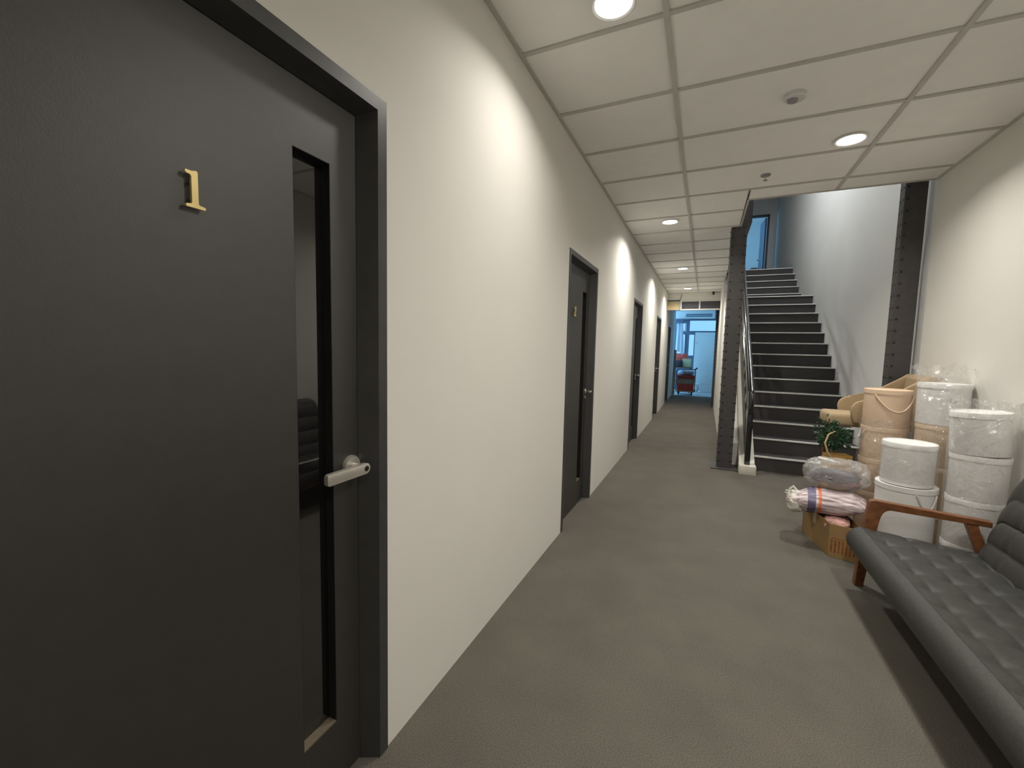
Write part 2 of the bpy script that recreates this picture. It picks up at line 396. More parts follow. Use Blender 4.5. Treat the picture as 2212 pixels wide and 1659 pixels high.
mb = MB().box((-1.7, YE - 0.12, 0), (-1.6, YW, 0.5)).box((-1.7, YE - 0.12, 2.9), (-1.6, YW, 3.3)).box((-1.7, YE - 0.12, 0.5), (-1.6, YE + 0.1, 2.9)).box((-1.7, YW - 0.15, 0.5), (-1.6, YW, 2.9))
mb.box((-1.7, YE - 0.12, 0), (-0.15, YE, 3.3))
S('wall_far_room', mb, 'bluewhite', 'pale walls of the far room left of the corridor end')
portal('window_portal', (-1.72, 15.95, 1.7), 2.4, 1.7, (0, -math.pi / 2, 0))  # unseen side opening added to brighten the far room
S('ceiling_far', MB().box((-1.7, YL + 0.12, 3.06), (1.9, YW + 0.12, 3.16)), 'bluewhite', 'plain ceiling over the far daylit end', 'ceiling')

# header across the corridor with transom frame
S('wall_header', MB().box((0, YL, 2.725), (1.215, YL + 0.12, 3.06)), 'paint', 'white header wall across the end of the tiled ceiling')
hd = thing('transom_frame', 'white framed two-pane transom under the header wall', 'transom', (0.31, YL, 2.475))
MB().box((0, 0, 0), (0.905, 0.06, 0.03)).box((0, 0, 0.215), (0.905, 0.06, 0.245)).box((0, 0, 0.03), (0.035, 0.06, 0.215)).box((0.43, 0, 0.03), (0.462, 0.06, 0.215)).build('frame', 'trimwhite', hd)
for k, (a, b) in enumerate(((0.035, 0.43), (0.462, 0.905))):
    MB().box((a, 0.035, 0.03), (b, 0.045, 0.215)).build('pane', 'louver', hd)
    for j in range(5):
        z = 0.045 + j * 0.036
        MB().box((a, 0.02, z), (b, 0.032, z + 0.012)).build('slat', 'louver', hd)
tag(MB().box((0.002, YL, 2.482), (0.30, YL + 0.05, 2.70), 0.003).build('plywood_panel', 'ply'), 'small yellowish plywood panel left of the transom frame', 'panel')
tag(MB().tube([(0.004, YL - 0.02, 2.716), (0.15, YL - 0.02, 2.714), (0.302, YL - 0.02, 2.716)], 0.011).build('pipe', 'rubber'), 'short black pipe above the plywood panel', 'pipe')
tag(MB().tube([(0.335, YL - 0.012, 2.88), (0.325, YL - 0.012, 2.82), (0.305, YL - 0.012, 2.75), (0.302, YL - 0.012, 2.735)], 0.006).build('cable', 'rubber'), 'thin dark cable hanging down the white header wall', 'cable')
sc = thing('security_camera', 'small dark security camera under the ceiling near the far column', 'camera', (1.05, YL - 0.06, CEIL))
MB().lathe((0, 0, -0.02), [(0.025, 0), (0.03, 0.02)], 12).build('mount', 'blackplastic', sc)
MB().box((-0.022, -0.09, -0.075), (0.022, 0.02, -0.025), 0.01).build('body', 'blackplastic', sc)

# ------------------------------------------------------------------ ceiling grid and tiles
ROWS = [1.4824 + 0.6 * k for k in range(-7, 18)]
ROWS = [y for y in ROWS if y < YL]
G1, G2 = 0.708, 1.941
ceil = S('ceiling', MB().box((0, Y0, CEIL + 0.05), (XR, YV - 0.02, CEIL + 0.09)).box((0, YV - 0.02, CEIL + 0.05), (XV - 0.01, YL, CEIL + 0.09)), 'tile', 'suspended ceiling of pale rectangular tiles in a grey grid', 'ceiling')
tb = MB(); w = 0.013; zb, zt = CEIL - 0.002, CEIL + 0.03
for y in ROWS: tb.box((0, y - w, zb), (XR if y < YV - 0.1 else XV, y + w, zt))
tb.box((G1 - w, Y0, zb - 0.001), (G1 + w, YL, zt)); tb.box((G2 - w, Y0, zb - 0.001), (G2 + w, YV, zt))
tb.box((0.0005, Y0, zb - 0.002), (0.022, YL, zt)); tb.box((XR - 0.022, Y0, zb - 0.002), (XR - 0.0005, YV, zt))
tb.build('grid', 'tbar', ceil, 0)
ed = [Y0] + ROWS
tiles = 0
for i in range(len(ed)):
    a = ed[i]; b = ed[i + 1] if i + 1 < len(ed) else YL
    if b - a < 0.05: continue
    for (p, q) in ((0.0, G1), (G1, G2), (G2, XR)):
        if p >= XV: bb = min(b, YV)
        else: bb = b
        if a >= YV - 0.02: q = min(q, XV - 0.012)
        if p >= q or bb - a < 0.04: continue
        def put(x0, x1, y0, y1):
            MB().box((x0 + 0.009, y0 + 0.009, CEIL + 0.006 + rnd.uniform(0, .0015)), (x1 - 0.009, y1 - 0.009, CEIL + 0.022)).build('ceiling_tile', 'tile', ceil, 0)
        if a < YV < b and p < XV < q:
            put(p, XV - 0.012, a, b); put(XV - 0.012, q, a, YV)
        else: put(p, q, a, bb)
MB().box((XV - 0.012, YV, CEIL - 0.003), (XV + 0.004, 5.72, CEIL + 0.09)).box((XV - 0.012, YV - 0.012, CEIL - 0.003), (XR, YV + 0.003, CEIL + 0.09)).build('edge_trim', 'tbar', ceil, 0)

def downlight(x, y, label, power=1.0):
    t = thing('downlight', label, 'ceiling light', (x, y, CEIL), group='recessed ceiling downlights')
    MB().lathe((0, 0, 0), [(0.078, 0.004), (0.096, 0.004), (0.096, -0.006), (0.090, -0.009), (0.080, -0.005), (0.078, 0.004)], 36).build('trim_ring', 'trimwhite', t)
    MB().lathe((0, 0, 0), [(0.0785, 0.0), (0.0785, -0.003), (0.05, -0.0055)], 36).build('lens', 'lens', t)
    l = bpy.data.lights.new('lamp', 'AREA'); l.shape = 'DISK'; l.size = 0.13; l.energy = LAMP_W * power; l.color = LAMP_COL
    l.spread = math.radians(146)
    o = link('lamp', l, t, (0, 0, -0.012))
    return t
downlight(0.505, 1.93, 'downlight at the top edge, nearest to the first black door', 0.41)
downlight(0.497, 5.25, 'downlight over the corridor level with the riveted column', 0.88)
downlight(0.500, 8.19, 'second farthest small downlight along the corridor', 0.88)
downlight(0.498, 10.73, 'farthest small downlight near the white header wall', 0.88)
downlight(1.778, 3.714, 'bright downlight in front of the staircase opening', 0.72)
downlight(1.90, 1.55, 'downlight above the black sofa at the top right corner', 1.0)

downlight(1.90, -0.9, 'downlight behind the viewer over the lounge end', 0.8)  # added out of view to brighten the lower walls and boxes

sm = thing('smoke_detector', 'round white smoke detector on the ceiling tile', 'detector', (1.337, 2.992, CEIL))
MB().lathe((0, 0, 0), [(0.056, 0.005), (0.056, -0.012), (0.050, -0.020), (0.03, -0.024)], 32).build('base', 'whiteplastic', sm)
MB().lathe((-0.012, -0.006, -0.024), [(0.026, 0.002), (0.026, -0.008), (0.018, -0.014)], 24).build('sensor', 'greyplastic', sm)
sp = thing('sprinkler_head', 'small dark sprinkler head hanging from the ceiling near the stairs', 'sprinkler', (1.324, 4.187, CEIL))
MB().lathe((0, 0, 0), [(0.036, 0.005), (0.036, -0.004), (0.022, -0.009)], 24).build('escutcheon', 'greyplastic', sp)
MB().lathe((0, 0, 0), [(0.007, -0.008), (0.006, -0.038)], 10).build('stem', 'nickel', sp)
MB().lathe((0, 0, 0), [(0.016, -0.038), (0.017, -0.041), (0.008, -0.043)], 14).build('deflector', 'greyplastic', sp)

# ------------------------------------------------------------------ doors of the left wall
def ribbon(pts, widths):
    L, R_ = [], []
    for i, p in enumerate(pts):
        a = Vector(pts[max(i - 1, 0)]); b = Vector(pts[min(i + 1, len(pts) - 1)]); d = (b - a).normalized(); n = Vector((-d.y, d.x))
        L.append(tuple(Vector(p) + n * widths[i])); R_.append(tuple(Vector(p) - n * widths[i]))
    return L + R_[::-1]

ONE = [(-.0165, .074), (-.006, .0735), (.004, .0765), (.0065, .074), (.0065, .011), (.008, .0075), (.019, .006), (.0205, .003), (.019, 0), (-.0165, 0), (-.018, .003), (-.0165, .006), (-.0075, .0075), (-.006, .011), (-.006, .063), (-.0085, .0665), (-.015, .067), (-.0175, .070)]
def two():
    m = MB()
    p = [(-.016, .056)] + [(.001 + .0165 * math.cos(a), .0575 + .0165 * math.sin(a)) for a in [math.pi * (1 - k / 9) for k in range(10)]] + [(.014, .048), (.006, .036), (-.006, .022), (-.016, .009)]
    w = [.005] + [.0045] * 6 + [.0055] * 4 + [.0055, .005, .0045, .0045]
    m.prism(ribbon(p, w), 'x', 0.008, 0.014)
    m.prism([(-.020, 0), (.019, 0), (.021, .016), (.017, .0165), (.013, .010), (-.020, .0105)], 'x', 0.008, 0.014)
    return m

def make_door(n, y0, label):
    D = thing('door_%d' % n, label, 'door', (0, y0, 0), kind='structure')
    L0 = LX1 if n == 1 else 0.0
    fw, sp_in, xf = 0.039, 0.070, -0.055
    xl = xf - 0.040
    fr_ = MB(); prof = [(-0.13, 0, 0), (0.005, 0, 0), (0.005, fw, fw), (xf, sp_in, sp_in - .010), (-0.13, sp_in, sp_in - .010)]
    rows_ = [[fr_.bm.verts.new(v) for v in ((x, L0 + t, 0), (x, L0 + t, DH - tz_), (x, DW - t, DH - tz_), (x, DW - t, 0))] for x, t, tz_ in prof]
    for A, B in zip(rows_, rows_[1:] + rows_[:1]):
        for k in range(3): fr_.bm.faces.new((A[k], A[k + 1], B[k + 1], B[k]))
    fr_.bm.faces.new([r[0] for r in rows_]); fr_.bm.faces.new([r[3] for r in rows_])
    fr_.build('door_frame', 'frame', D, 0)
    a, b, c, d = 0.611, 0.731, 0.221, 1.928
    lo, hi, tz = L0 + sp_in + .002, DW - sp_in - .002, DH - sp_in + .008
    lf = MB().box((xl, lo, .008), (xf, a, tz)).box((xl, b, .008), (xf, hi, tz)).box((xl, a, .008), (xf, b, c)).box((xl, a, d), (xf, b, tz)).build('door_leaf', 'door', D, 0)
    MB().box((xl + .004, a, c), (xl + .010, b, d)).build('glass', 'darkglass', lf)
    MB().box((xl + .010, a, c + .004), (xf - .0008, a + .0015, d)).box((xl + .010, b - .0015, c + .004), (xf - .0008, b, d)).box((xl + .010, a, d - .0015), (xf - .0008, b, d)).build('slot_lining', 'slot', lf)
    MB().box((xl + .010, a + .001, c), (xf - .0005, b - .001, c + .004)).build('slot_sill', 'sill', lf)
    if n <= 2:
        num = MB().prism(ONE, 'x', 0.008, 0.014) if n == 1 else two()
        o = num.build('number', 'brass', lf); o.location = (xf, 0.368 if n == 1 else 0.35, 1.694)
        st = MB()
        for yy, zz in ((0.0, 0.02), (0.0, 0.055)): st.tube([(-.0005, yy, zz), (0.0085, yy, zz)], 0.003, 8)
        st.build('stud', 'brass', o)
    h = link('handle', None, lf); h.location = (xf, 0.798, 1.036)
    if n == 1:
        MB().lathe((0, 0, 0), [(0.033, 0.0), (0.033, 0.006), (0.029, 0.013), (0.012, 0.0135)], 36, 'x').build('rose', 'nickel', h)
        MB().lathe((0, 0, 0), [(0.0105, 0.012), (0.0105, 0.052)], 20, 'x').build('spindle', 'nickel', h)
        pts = []
        Lr, zc = 0.0165, -0.004
        for k in range(13):
            t = -math.pi / 2 + math.pi * k / 12; pts.append((0.008 + Lr * math.cos(t), zc + Lr * math.sin(t)))
        for k in range(7):
            t = math.pi / 2 + (math.pi / 2) * k / 6; pts.append((-0.135 + 0.006 * math.cos(t), zc + Lr - 0.006 + 0.006 * math.sin(t)))
        for k in range(7):
            t = math.pi + (math.pi / 2) * k / 6; pts.append((-0.135 + 0.006 * math.cos(t), zc - Lr + 0.006 + 0.006 * math.sin(t)))
        MB().prism(pts, 'x', 0.045, 0.060, 0.0015).build('lever', 'nickel', h)
        MB().lathe((0, 0.008, zc), [(0.0085, 0.0598), (0.0085, 0.0608), (0.006, 0.0611)], 20, 'x').build('sensor', 'blackplastic', h)
    else:
        MB().lathe((0, 0, 0), [(0.028, 0.0), (0.028, 0.006), (0.022, 0.012)], 24, 'x').build('rose', 'chrome', h)
        MB().tube([(0.010, 0, 0), (0.045, 0, 0), (0.056, -0.012, 0.003), (0.058, -0.04, -0.002), (0.056, -0.075, 0.004), (0.052, -0.105, 0.016)], [0.011, 0.010, 0.011, 0.0105, 0.010, 0.007], 12).build('lever', 'chrome', h)
        MB().lathe((0, 0, -0.055), [(0.016, 0.0), (0.016, 0.008), (0.009, 0.010)], 18, 'x').build('cylinder', 'nickel', h)
    return D
dl = ['large black door in the left foreground with brass number 1 and grey lever', 'black door with brass number 2, second along the corridor', 'black door third along the cream wall', 'black door fourth along the cream wall', 'farthest black door, just past the white header wall']
for i, y in enumerate(DOORS): make_door(i + 1, y, dl[i])
S('wall_rooms_backing', MB().box((-0.30, Y0, 0), (-0.27, YE - 0.13, CEIL + 0.1)), 'blackplastic', 'dark backing behind the row of doors')

# ------------------------------------------------------------------ steel columns
def column(x0, x1, y0, y1, z1, label, sides, plate=True):
    c = thing('steel_column', label, 'column', ((x0 + x1) / 2, (y0 + y1) / 2, 0), group='riveted steel columns')
    hx, hy = (x1 - x0) / 2, (y1 - y0) / 2
    zb = 0.012 if plate else 0.0
    MB().box((-hx, -hy, zb), (hx, hy, z1), 0.003, 1).build('shaft', 'steel', c)
    if plate: MB().box((-hx - 0.07, -hy - 0.09, 0.0005), (hx + 0.065, hy + 0.02, 0.012), 0.002, 1).build('base_plate', 'steel', c)
    b = MB(); z = 0.09
    while z < z1 - 0.04:
        for s in sides:
            if s == 'fl': b.dome((-hx + 0.024, -hy, z), 0.0115, (0, -1, 0))
            if s == 'fr': b.dome((hx - 0.024, -hy, z), 0.0115, (0, -1, 0))
            if s == 'l': b.dome((-hx, -hy + 0.026, z), 0.0115, (-1, 0, 0)); b.dome((-hx, hy - 0.026, z), 0.0115, (-1, 0, 0))
            if s == 'r': b.dome((hx, -hy + 0.026, z), 0.0115, (1, 0, 0))
        z += 0.104
    b.build('rivets', 'bolt', c)
    return c
column(1.150, 1.318, 5.745, 5.945, CEIL + 0.1, 'dark riveted steel column beside the stair handrail', ('fl', 'fr', 'l', 'r'))
column(1.160, 1.335, 12.26, 12.44, 3.05, 'far dark steel column at the corridor end', ('fl', 'fr', 'l'))
column(2.452, 2.606, 4.86, 4.97, 3.3, 'dark riveted steel column against the right-hand wall behind the boxes', ('fl', 'l', 'r'))
bmm = thing('steel_beam', 'dark steel beam along the left edge of the stair opening', 'beam', (1.30, 8.5, 3.1))
MB().box((-0.045, -2.55, -0.095), (0.075, 2.9, 0.20)).build('web', 'steel', bmm)

# ------------------------------------------------------------------ staircase
RISE, GO = 0.178, 0.2575
YS0 = 5.835; XA, XB = 1.560, XS - 0.001
st = thing('staircase', 'dark carpeted staircase with pale nosing strips', 'stairs', (0, 0, 0))
def step(z, y0, y1, zb):
    s = MB().box((XA, y0 + 0.012, zb), (XB, y1, z)).build('step', 'stair_carpet', st, 0)
    MB().box((XA + 0.002, y0 - 0.004, z - 0.014), (XB - 0.002, y0 + 0.030, z + 0.004), 0.002, 1).build('nosing', 'nosing', s)
for i in range(13): step(RISE * (i + 1), YS0 + GO * i, YS0 + GO * (i + 1) + 0.02, max(0.0, RISE * (i - 1.4)))
zl = RISE * 14; yl = YS0 + GO * 13
step(zl, yl, 10.32, zl - 0.25)
for j in range(5):
    z = zl + 0.1785 * (j + 1); y0 = 10.294 + 0.2885 * j
    step(z, y0, y0 + 0.31 if j < 4 else y0 + 0.06, z - 0.3)
SL = RISE / GO
def nz(y): return RISE + (y - YS0) * SL
# cream kerb under the rail, following the slope
ye = yl
MB().prism([(5.70, 0), (ye + 0.3, 0), (ye + 0.3, nz(ye) + .02), (ye, nz(ye) + .02), (5.70, 0.10)], 'x', 1.392, XA - 0.002).build('kerb', 'cream', st, 0)
MB().box((1.386, 5.555, 0), (1.562, 5.698, 0.105), 0.004).build('plinth', 'cream', st)
MB().box((1.392, ye + .31, nz(ye) - 0.2), (XA - 0.002, 11.45, nz(ye) + 0.02)).build('landing_kerb', 'steel', st)

hr = tag(link('handrail', None, st), 'glossy black handrail with rounded end')
def railp(y, h): return (1.470, y, nz(y) + h)
top = [railp(5.60 + 0.35 * k, 0.95) for k in range(11)]
HT = 0.95
mid0 = 0.70
# rounded return loop joining top and middle rails
c0 = Vector(railp(5.62, HT)); c1 = Vector(railp(5.62, mid0))
loop = [railp(ye, HT)] + [railp(y, HT) for y in (8.4, 7.6, 6.8, 6.0, 5.70)]
mz = (c0.z + c1.z) / 2; rr_ = (c0.z - c1.z) / 2
for k in range(9):
    t = math.pi / 2 + math.pi * k / 8
    loop.append((1.470, 5.62 + 0.06 * math.cos(t), mz + rr_ * math.sin(t)))
loop += [railp(y, mid0) for y in (5.70, 6.0, 6.8, 7.6, 8.4)] + [railp(ye, mid0)]
MB().tube(loop, 0.027, 14).build('rail', 'rail', hr)
MB().tube([railp(5.66, 0.865), railp(7.5, 0.865), railp(ye, 0.865)], 0.014, 10).build('lower_rail', 'rail', hr)
MB().tube([railp(5.66, 0.48), railp(7.5, 0.48), railp(ye, 0.48)], 0.014, 10).build('lower_rail', 'rail', hr)
MB().tube([(1.470, ye, nz(ye) + HT), (1.470, ye + .12, nz(ye) + HT + .04), (1.470, 10.2, nz(ye) + HT + .05), (1.470, 11.4, UP + 0.95)], 0.024, 12).build('upper_rail', 'rail', hr)
MB().box((1.440, 5.62, 0.105), (1.500, 5.675, nz(5.65) + HT - 0.02), 0.004).build('newel_post', 'rail', hr)
MB().prism([(5.72, 0.115), (ye, nz(ye) + .024), (ye, nz(ye) + .30), (5.72, 0.40)], 'x', 1.452, 1.464).build('side_plate', 'steel', hr, 0)
for k in range(12):
    y = 5.95 + GO * k
    MB().box((1.463, y, nz(y) - 0.02), (1.477, y + 0.042, nz(y) + HT), 0.002, 1).build('baluster', 'rail', hr)
for k in range(6):
    y = 9.4 + 0.38 * k
    zz = nz(ye) + 0.02 if y < 10.3 else nz(ye) + 0.02
    MB().box((1.458, y, zz), (1.482, y + 0.024, zz + 0.95 + max(0, (y - 10.3) * .55)), 0.002, 1).build('baluster', 'rail', hr)

# upstairs door standing open
ud = thing('door_6', 'dark framed door standing open at the top of the stairs', 'door', (UD1, 14.9, UP), kind='structure')
fw = 0.05
MB().box((-fw, -0.02, 0), (0, 0.12, 2.19)).box((UD0 - UD1, -0.02, 0), (UD0 - UD1 + fw, 0.12, 2.19)).box((UD0 - UD1, -0.02, 2.19 - fw), (0, 0.12, 2.19)).build('door_frame', 'frame', ud)
lf = MB().box((-0.04, 0.0, 0.01), (0.0, 0.70, 2.13)).build('door_leaf', 'winframe', ud, 0)
lf.location = (-fw - 0.004, 0.13, 0); lf.rotation_euler = (0, 0, math.radians(5))
MB().box((-0.046, 0.56, 0.35), (-0.0405, 0.64, 1.85)).build('glass', 'darkglass', lf)
MB().tube([(-0.04, 0.64, 1.0), (-0.09, 0.64, 1.0), (-0.095, 0.60, 1.0), (-0.093, 0.54, 0.99)], 0.010, 10).build('handle', 'blackplastic', lf)
up_ = thing('upstairs_appliance', 'small grey appliance standing inside the upstairs doorway', 'appliance', (2.21, 15.75, UP))
MB().box((-0.09, -0.12, 0), (0.09, 0.12, 0.78), 0.01).build('body', 'greyplastic', up_)
MB().box((-0.15, -0.10, 0), (-0.10, 0.10, 0.76), 0.008).build('side_panel', 'trimwhite', up_)

# ------------------------------------------------------------------ sofa
SY0, SY1 = 1.28, 3.165
sf = thing('sofa', 'black tufted leather sofa with wooden arms in the right foreground', 'sofa', (2.2, (SY0 + SY1) / 2, 0))
def local(mb): return mb.move((-2.2, -(SY0 + SY1) / 2, 0))
TX = [1.93, 2.07, 2.21, 2.35]; TP = 0.165
def tuft(x, y):
    d = 0.0
    ly = (y - SY0) / TP
    fy = abs(ly - round(ly)) * TP
    for i, tx in enumerate(TX):
        dx = abs(x - tx)
        d -= 0.003 * math.exp(-(dx / 0.012) ** 2)
        dy = fy
        d -= 0.011 * math.exp(-(dx * dx + dy * dy) / (0.034 ** 2))
    if x > 1.86: d -= 0.003 * math.exp(-(fy / 0.010) ** 2)
    return d
def seat_prof(s):
    """closed outline of the seat cushion in x,z: top from front to back, then underneath"""
    x0, x1, zt, zb = 1.795, 2.44, 0.392, 0.225
    if s < 0.62:
        t = s / 0.62; return (1.86 + (x1 - 1.86) * t, zt - 0.055 * t, True)
    if s < 0.68:
        t = (s - 0.62) / 0.06; return (x1, (zt - 0.055) * (1 - t) + zb * t, False)
    if s < 0.84:
        t = (s - 0.68) / 0.16; return (x1 + (1.88 - x1) * t, zb, False)
    t = (s - 0.84) / 0.16; a = -math.pi / 2 - math.pi * t
    cz = (zt + zb) / 2
    return (1.873 + 0.078 * math.cos(a), cz + (zt - zb) / 2 * math.sin(a), False)
NU, NV = 150, 200
def seat_fn(u, v):
    x, z, top = seat_prof(u); y = SY0 + (SY1 - SY0) * v
    e = min(v, 1 - v) * (SY1 - SY0); rd = 0.05
    if e < rd:
        k = 1 - math.sqrt(max(0, 1 - ((rd - e) / rd) ** 2)); cz = 0.308; z = z + (cz - z) * k * 0.55; x = x + (2.13 - x) * k * 0.05
    if top: z += tuft(x, y)
    return (x, y, z)
mb = MB().grid(seat_fn, NU, NV, True)
def cap_ends(mb, nu, nv):
    mb.bm.verts.ensure_lookup_table()
    mb.bm.faces.new([mb.bm.verts[i * nv] for i in range(nu)]); mb.bm.faces.new([mb.bm.verts[i * nv + nv - 1] for i in range(nu)][::-1])
cap_ends(mb, NU, NV)
so = local(mb).build('seat_cushion', 'leather', sf, 60)
# backrest: four horizontal rolls leaning back
def back_fn(u, v):
    y = SY0 - 0.0 + (SY1 - 0.02 - SY0) * v
    if u < 0.5:
        t = u / 0.5; h = 0.30 + 0.52 * t
        roll = abs(math.sin(math.pi * (t * 4)))
        x = 2.365 + 0.13 * t - 0.016 * roll ** 0.6
        ly = (y - SY0) / 0.33; fy = abs(ly - round(ly)) * 0.33
        x += 0.008 * math.exp(-(fy / 0.015) ** 2)
    else:
        t = (u - 0.5) / 0.5
        if t < 0.25:
            a = t / 0.25 * math.pi; x = 2.495 + 0.055 * (1 - math.cos(a)); h = 0.82 + 0.045 * math.sin(a)
        else:
            q = (t - 0.25) / 0.75; h = 0.82 - 0.52 * q; x = 2.605 - 0.09 * q
    e = min(v, 1 - v) * (SY1 - SY0); rd = 0.13
    if e < rd:
        k = 1 - math.sqrt(max(0, 1 - ((rd - e) / rd) ** 2)); h = h - (h - 0.36) * k * 0.55 if h > 0.36 else h; cx = 2.46 + 0.12 * (h - .3); x = x + (cx - x) * k * 0.5
    return (x, y, h)
mb = MB().grid(back_fn, 140, 120, True); cap_ends(mb, 140, 120)
local(mb).build('backrest', 'leather', sf, 60)
def arc(cx, cz, r, a0, a1, n=8): return [(cx + r * math.cos(a0 + (a1 - a0) * k / n), cz + r * math.sin(a0 + (a1 - a0) * k / n)) for k in range(n + 1)]
R_ = math.radians
for ya, yb in ((SY1 + 0.006, SY1 + 0.056), (SY0 - 0.056, SY0 - 0.006)):
    # front leg, curved knee and arm rail cut from one board
    pts = [(1.868, 0.0), (1.912, 0.0), (1.955, 0.40)] + arc(2.015, 0.455, 0.052, R_(185), R_(95), 6) + [(2.45, 0.482), (2.45, 0.515)] + [(1.945, 0.548)] + arc(1.925, 0.530, 0.020, R_(80), R_(170), 5) + [(1.888, 0.36)]
    local(MB().prism(pts, 'y', ya, yb, 0.004)).build('arm', 'walnut', sf)
    local(MB().prism([(2.345, 0.485), (2.395, 0.484), (2.56, 0.0), (2.52, 0.0)], 'y', ya + .004, yb - .004, 0.003)).build('leg', 'walnut', sf)
mb = MB().box((1.90, SY0 - 0.006, 0.185), (1.94, SY1 + 0.006, 0.222), 0.003).box((2.40, SY0 - 0.006, 0.185), (2.44, SY1 + 0.006, 0.222), 0.003)
local(mb).build('seat_rail', 'walnut', sf)

# ------------------------------------------------------------------ round boxes
def round_box(cx, cy, z0, z1, r, m, label, cat='box', cord=None, group=None, lid_h=0.035, tilt=(0, 0)):
    t = thing('round_box', label, cat, (cx, cy, z0), group=group); h = z1 - z0
    t.rotation_euler = (tilt[0], tilt[1], 0)
    MB().lathe((0, 0, 0), [(r * .965, 0.0), (r * .97, 0.002), (r * .97, h - lid_h * 0.5)], 56).build('body', m, t)
    MB().lathe((0, 0, 0), [(r, h - lid_h), (r, h - .004), (r * .985, h - .001), (r * .955, h - .0015), (r * .95, h - .006), (0.002, h - .006)], 56).build('lid', m, t)
    if cord is not None:
        a0, a1, drop, cm = cord
        pts = []
        for k in range(17):
            s = k / 16; a = a0 + (a1 - a0) * s
            z = h - lid_h - 0.005 - drop * math.sin(math.pi * s)
            pts.append(((r + 0.004) * math.cos(a), (r + 0.004) * math.sin(a), z))
        MB().tube(pts, 0.005, 8).build('handle_cord', cm, t)
    return t
GW, GP = 'white round boxes by the sofa', 'peach round boxes by the stairs'
fr = (2.228, 3.64)
round_box(*fr, 0.0, 0.575, 0.160, 'whitebox', 'tall white round box standing on the floor behind the sofa arm', group=GW, cord=(-1.55, -0.75, 0.10, 'whiterope'))
round_box(fr[0] - .002, fr[1], 0.5755, 0.855, 0.139, 'whitebox', 'white round box on top of the tall white box, nearest stack', group=GW)
fx = (2.478, 3.425)
round_box(*fx, 0.0, 0.30, 0.130, 'whitebox', 'lowest film-wrapped white box between sofa back and wall', group=GW)
round_box(fx[0], fx[1], 0.3005, 0.585, 0.130, 'whitebox', 'second lowest film-wrapped white box beside the sofa back', group=GW)
round_box(fx[0], fx[1], 0.5855, 0.852, 0.130, 'whitebox', 'film-wrapped white box in the middle of the wall stack', group=GW)
round_box(fx[0] - .006, fx[1], 0.858, 1.108, 0.131, 'whitebox', 'topmost film-wrapped white box of the stack nearest the wall', group=GW, tilt=(0, math.radians(-3)))
dx = (2.490, 3.95)
round_box(*dx, 0.0, 0.33, 0.132, 'beigebox', 'lowest beige round box hidden behind the white stacks', group=GP)
round_box(dx[0], dx[1], 0.3305, 0.66, 0.132, 'beigebox', 'lower beige round box hidden behind the white stacks', group=GP)
round_box(dx[0], dx[1], 0.6605, 0.955, 0.132, 'beigebox', 'beige round box just under the rear white round box', group=GP)
round_box(dx[0], dx[1], 0.9555, 1.243, 0.139, 'whitebox', 'rear white round box on the beige box, highest of all the white boxes', group=GW)
px = (2.262, 4.20)
round_box(*px, 0.0, 0.36, 0.146, 'peachbox', 'lowest peach round box behind the plastic bags', group=GP)
round_box(px[0], px[1], 0.3605, 0.625, 0.146, 'peachbox', 'second lowest peach round box, film-wrapped', group=GP)
round_box(px[0], px[1], 0.6255, 0.876, 0.146, 'peachbox', 'middle peach round box under the topmost one', group=GP, cord=(2.45, 3.5, 0.07, 'whiterope'))
round_box(px[0], px[1], 0.8765, 1.168, 0.146, 'peachbox', 'topmost peach round box with drooping cord handle', group=GP, cord=(-2.37, -0.45, 0.125, 'rope'))

def wrap(cx, cy, z0, z1, r, label, amp=0.010, seed=0, flare=0.03, sy=1.0):
    t = MB()
    def fn(u, v):
        a = 2 * math.pi * u; z = z0 + (z1 - z0) * v
        n = noise.noise(Vector((math.cos(a) * 3.5 + seed, math.sin(a) * 3.5, z * 9)))
        n2 = noise.noise(Vector((math.cos(a) * 9 + seed, math.sin(a) * 9, z * 24 + 5)))
        k = max(0.0, v - 0.88) / 0.12
        rr = r + amp * (0.9 + n) + amp * 0.5 * n2 + flare * k * (n2 + 0.2)
        return (cx + rr * math.cos(a), cy + rr * sy * math.sin(a), z + 0.05 * k * n)
    t.grid(fn, 96, 60, True)
    return tag(t.build('plastic_wrap', 'film', smooth=80), label, 'wrap', 'clear plastic wraps around the box stacks')
wrap(fx[0], fx[1], 0.02, 1.17, 0.136, 'crinkled clear film around the white stack against the wall', seed=1, amp=0.006)
wrap(dx[0], dx[1], 0.62, 1.36, 0.142, 'clear film rising above the rear white round box', seed=4, flare=0.05, amp=0.006)
wrap(fr[0], fr[1], 0.60, 0.842, 0.143, 'clear film around the upper box of the nearest white stack', seed=8, flare=0.0, amp=0.005)
wrap(px[0], px[1], 0.15, 0.93, 0.150, 'clear film around the lower peach round boxes', seed=12, flare=0.0, amp=0.006)

# ------------------------------------------------------------------ carton and bags
cb = thing('carton', 'brown cardboard carton with red stripes printed on it, holding bags', 'carton', (1.816, 3.567, 0))
Q = [Vector((0, 0)), Vector((0.200, -0.066)), Vector((0.145, 0.335)), Vector((-0.081, 0.403))]   # squashed out of square
bh, tk = 0.235, 0.006
def slab(p, q, z0, z1, o0, o1, s0=0.0, s1=1.0):
    d = (q - p); n = Vector((d.y, -d.x)).normalized(); a = p + d * s0; b = p + d * s1
    return [(a + n * o0), (b + n * o0), (b + n * o1), (a + n * o1)], z0, z1
def add_slab(mb, *a, **k):
    pts, z0, z1 = slab(*a, **k); mb.prism([tuple(p) for p in pts], 'z', z0, z1); return mb
for k, nm in enumerate(('front_panel', 'side_panel', 'rear_panel', 'side_panel')):
    add_slab(MB(), Q[k], Q[(k + 1) % 4], 0.0, bh, 0.0, -tk).build(nm, 'card', cb, 0)
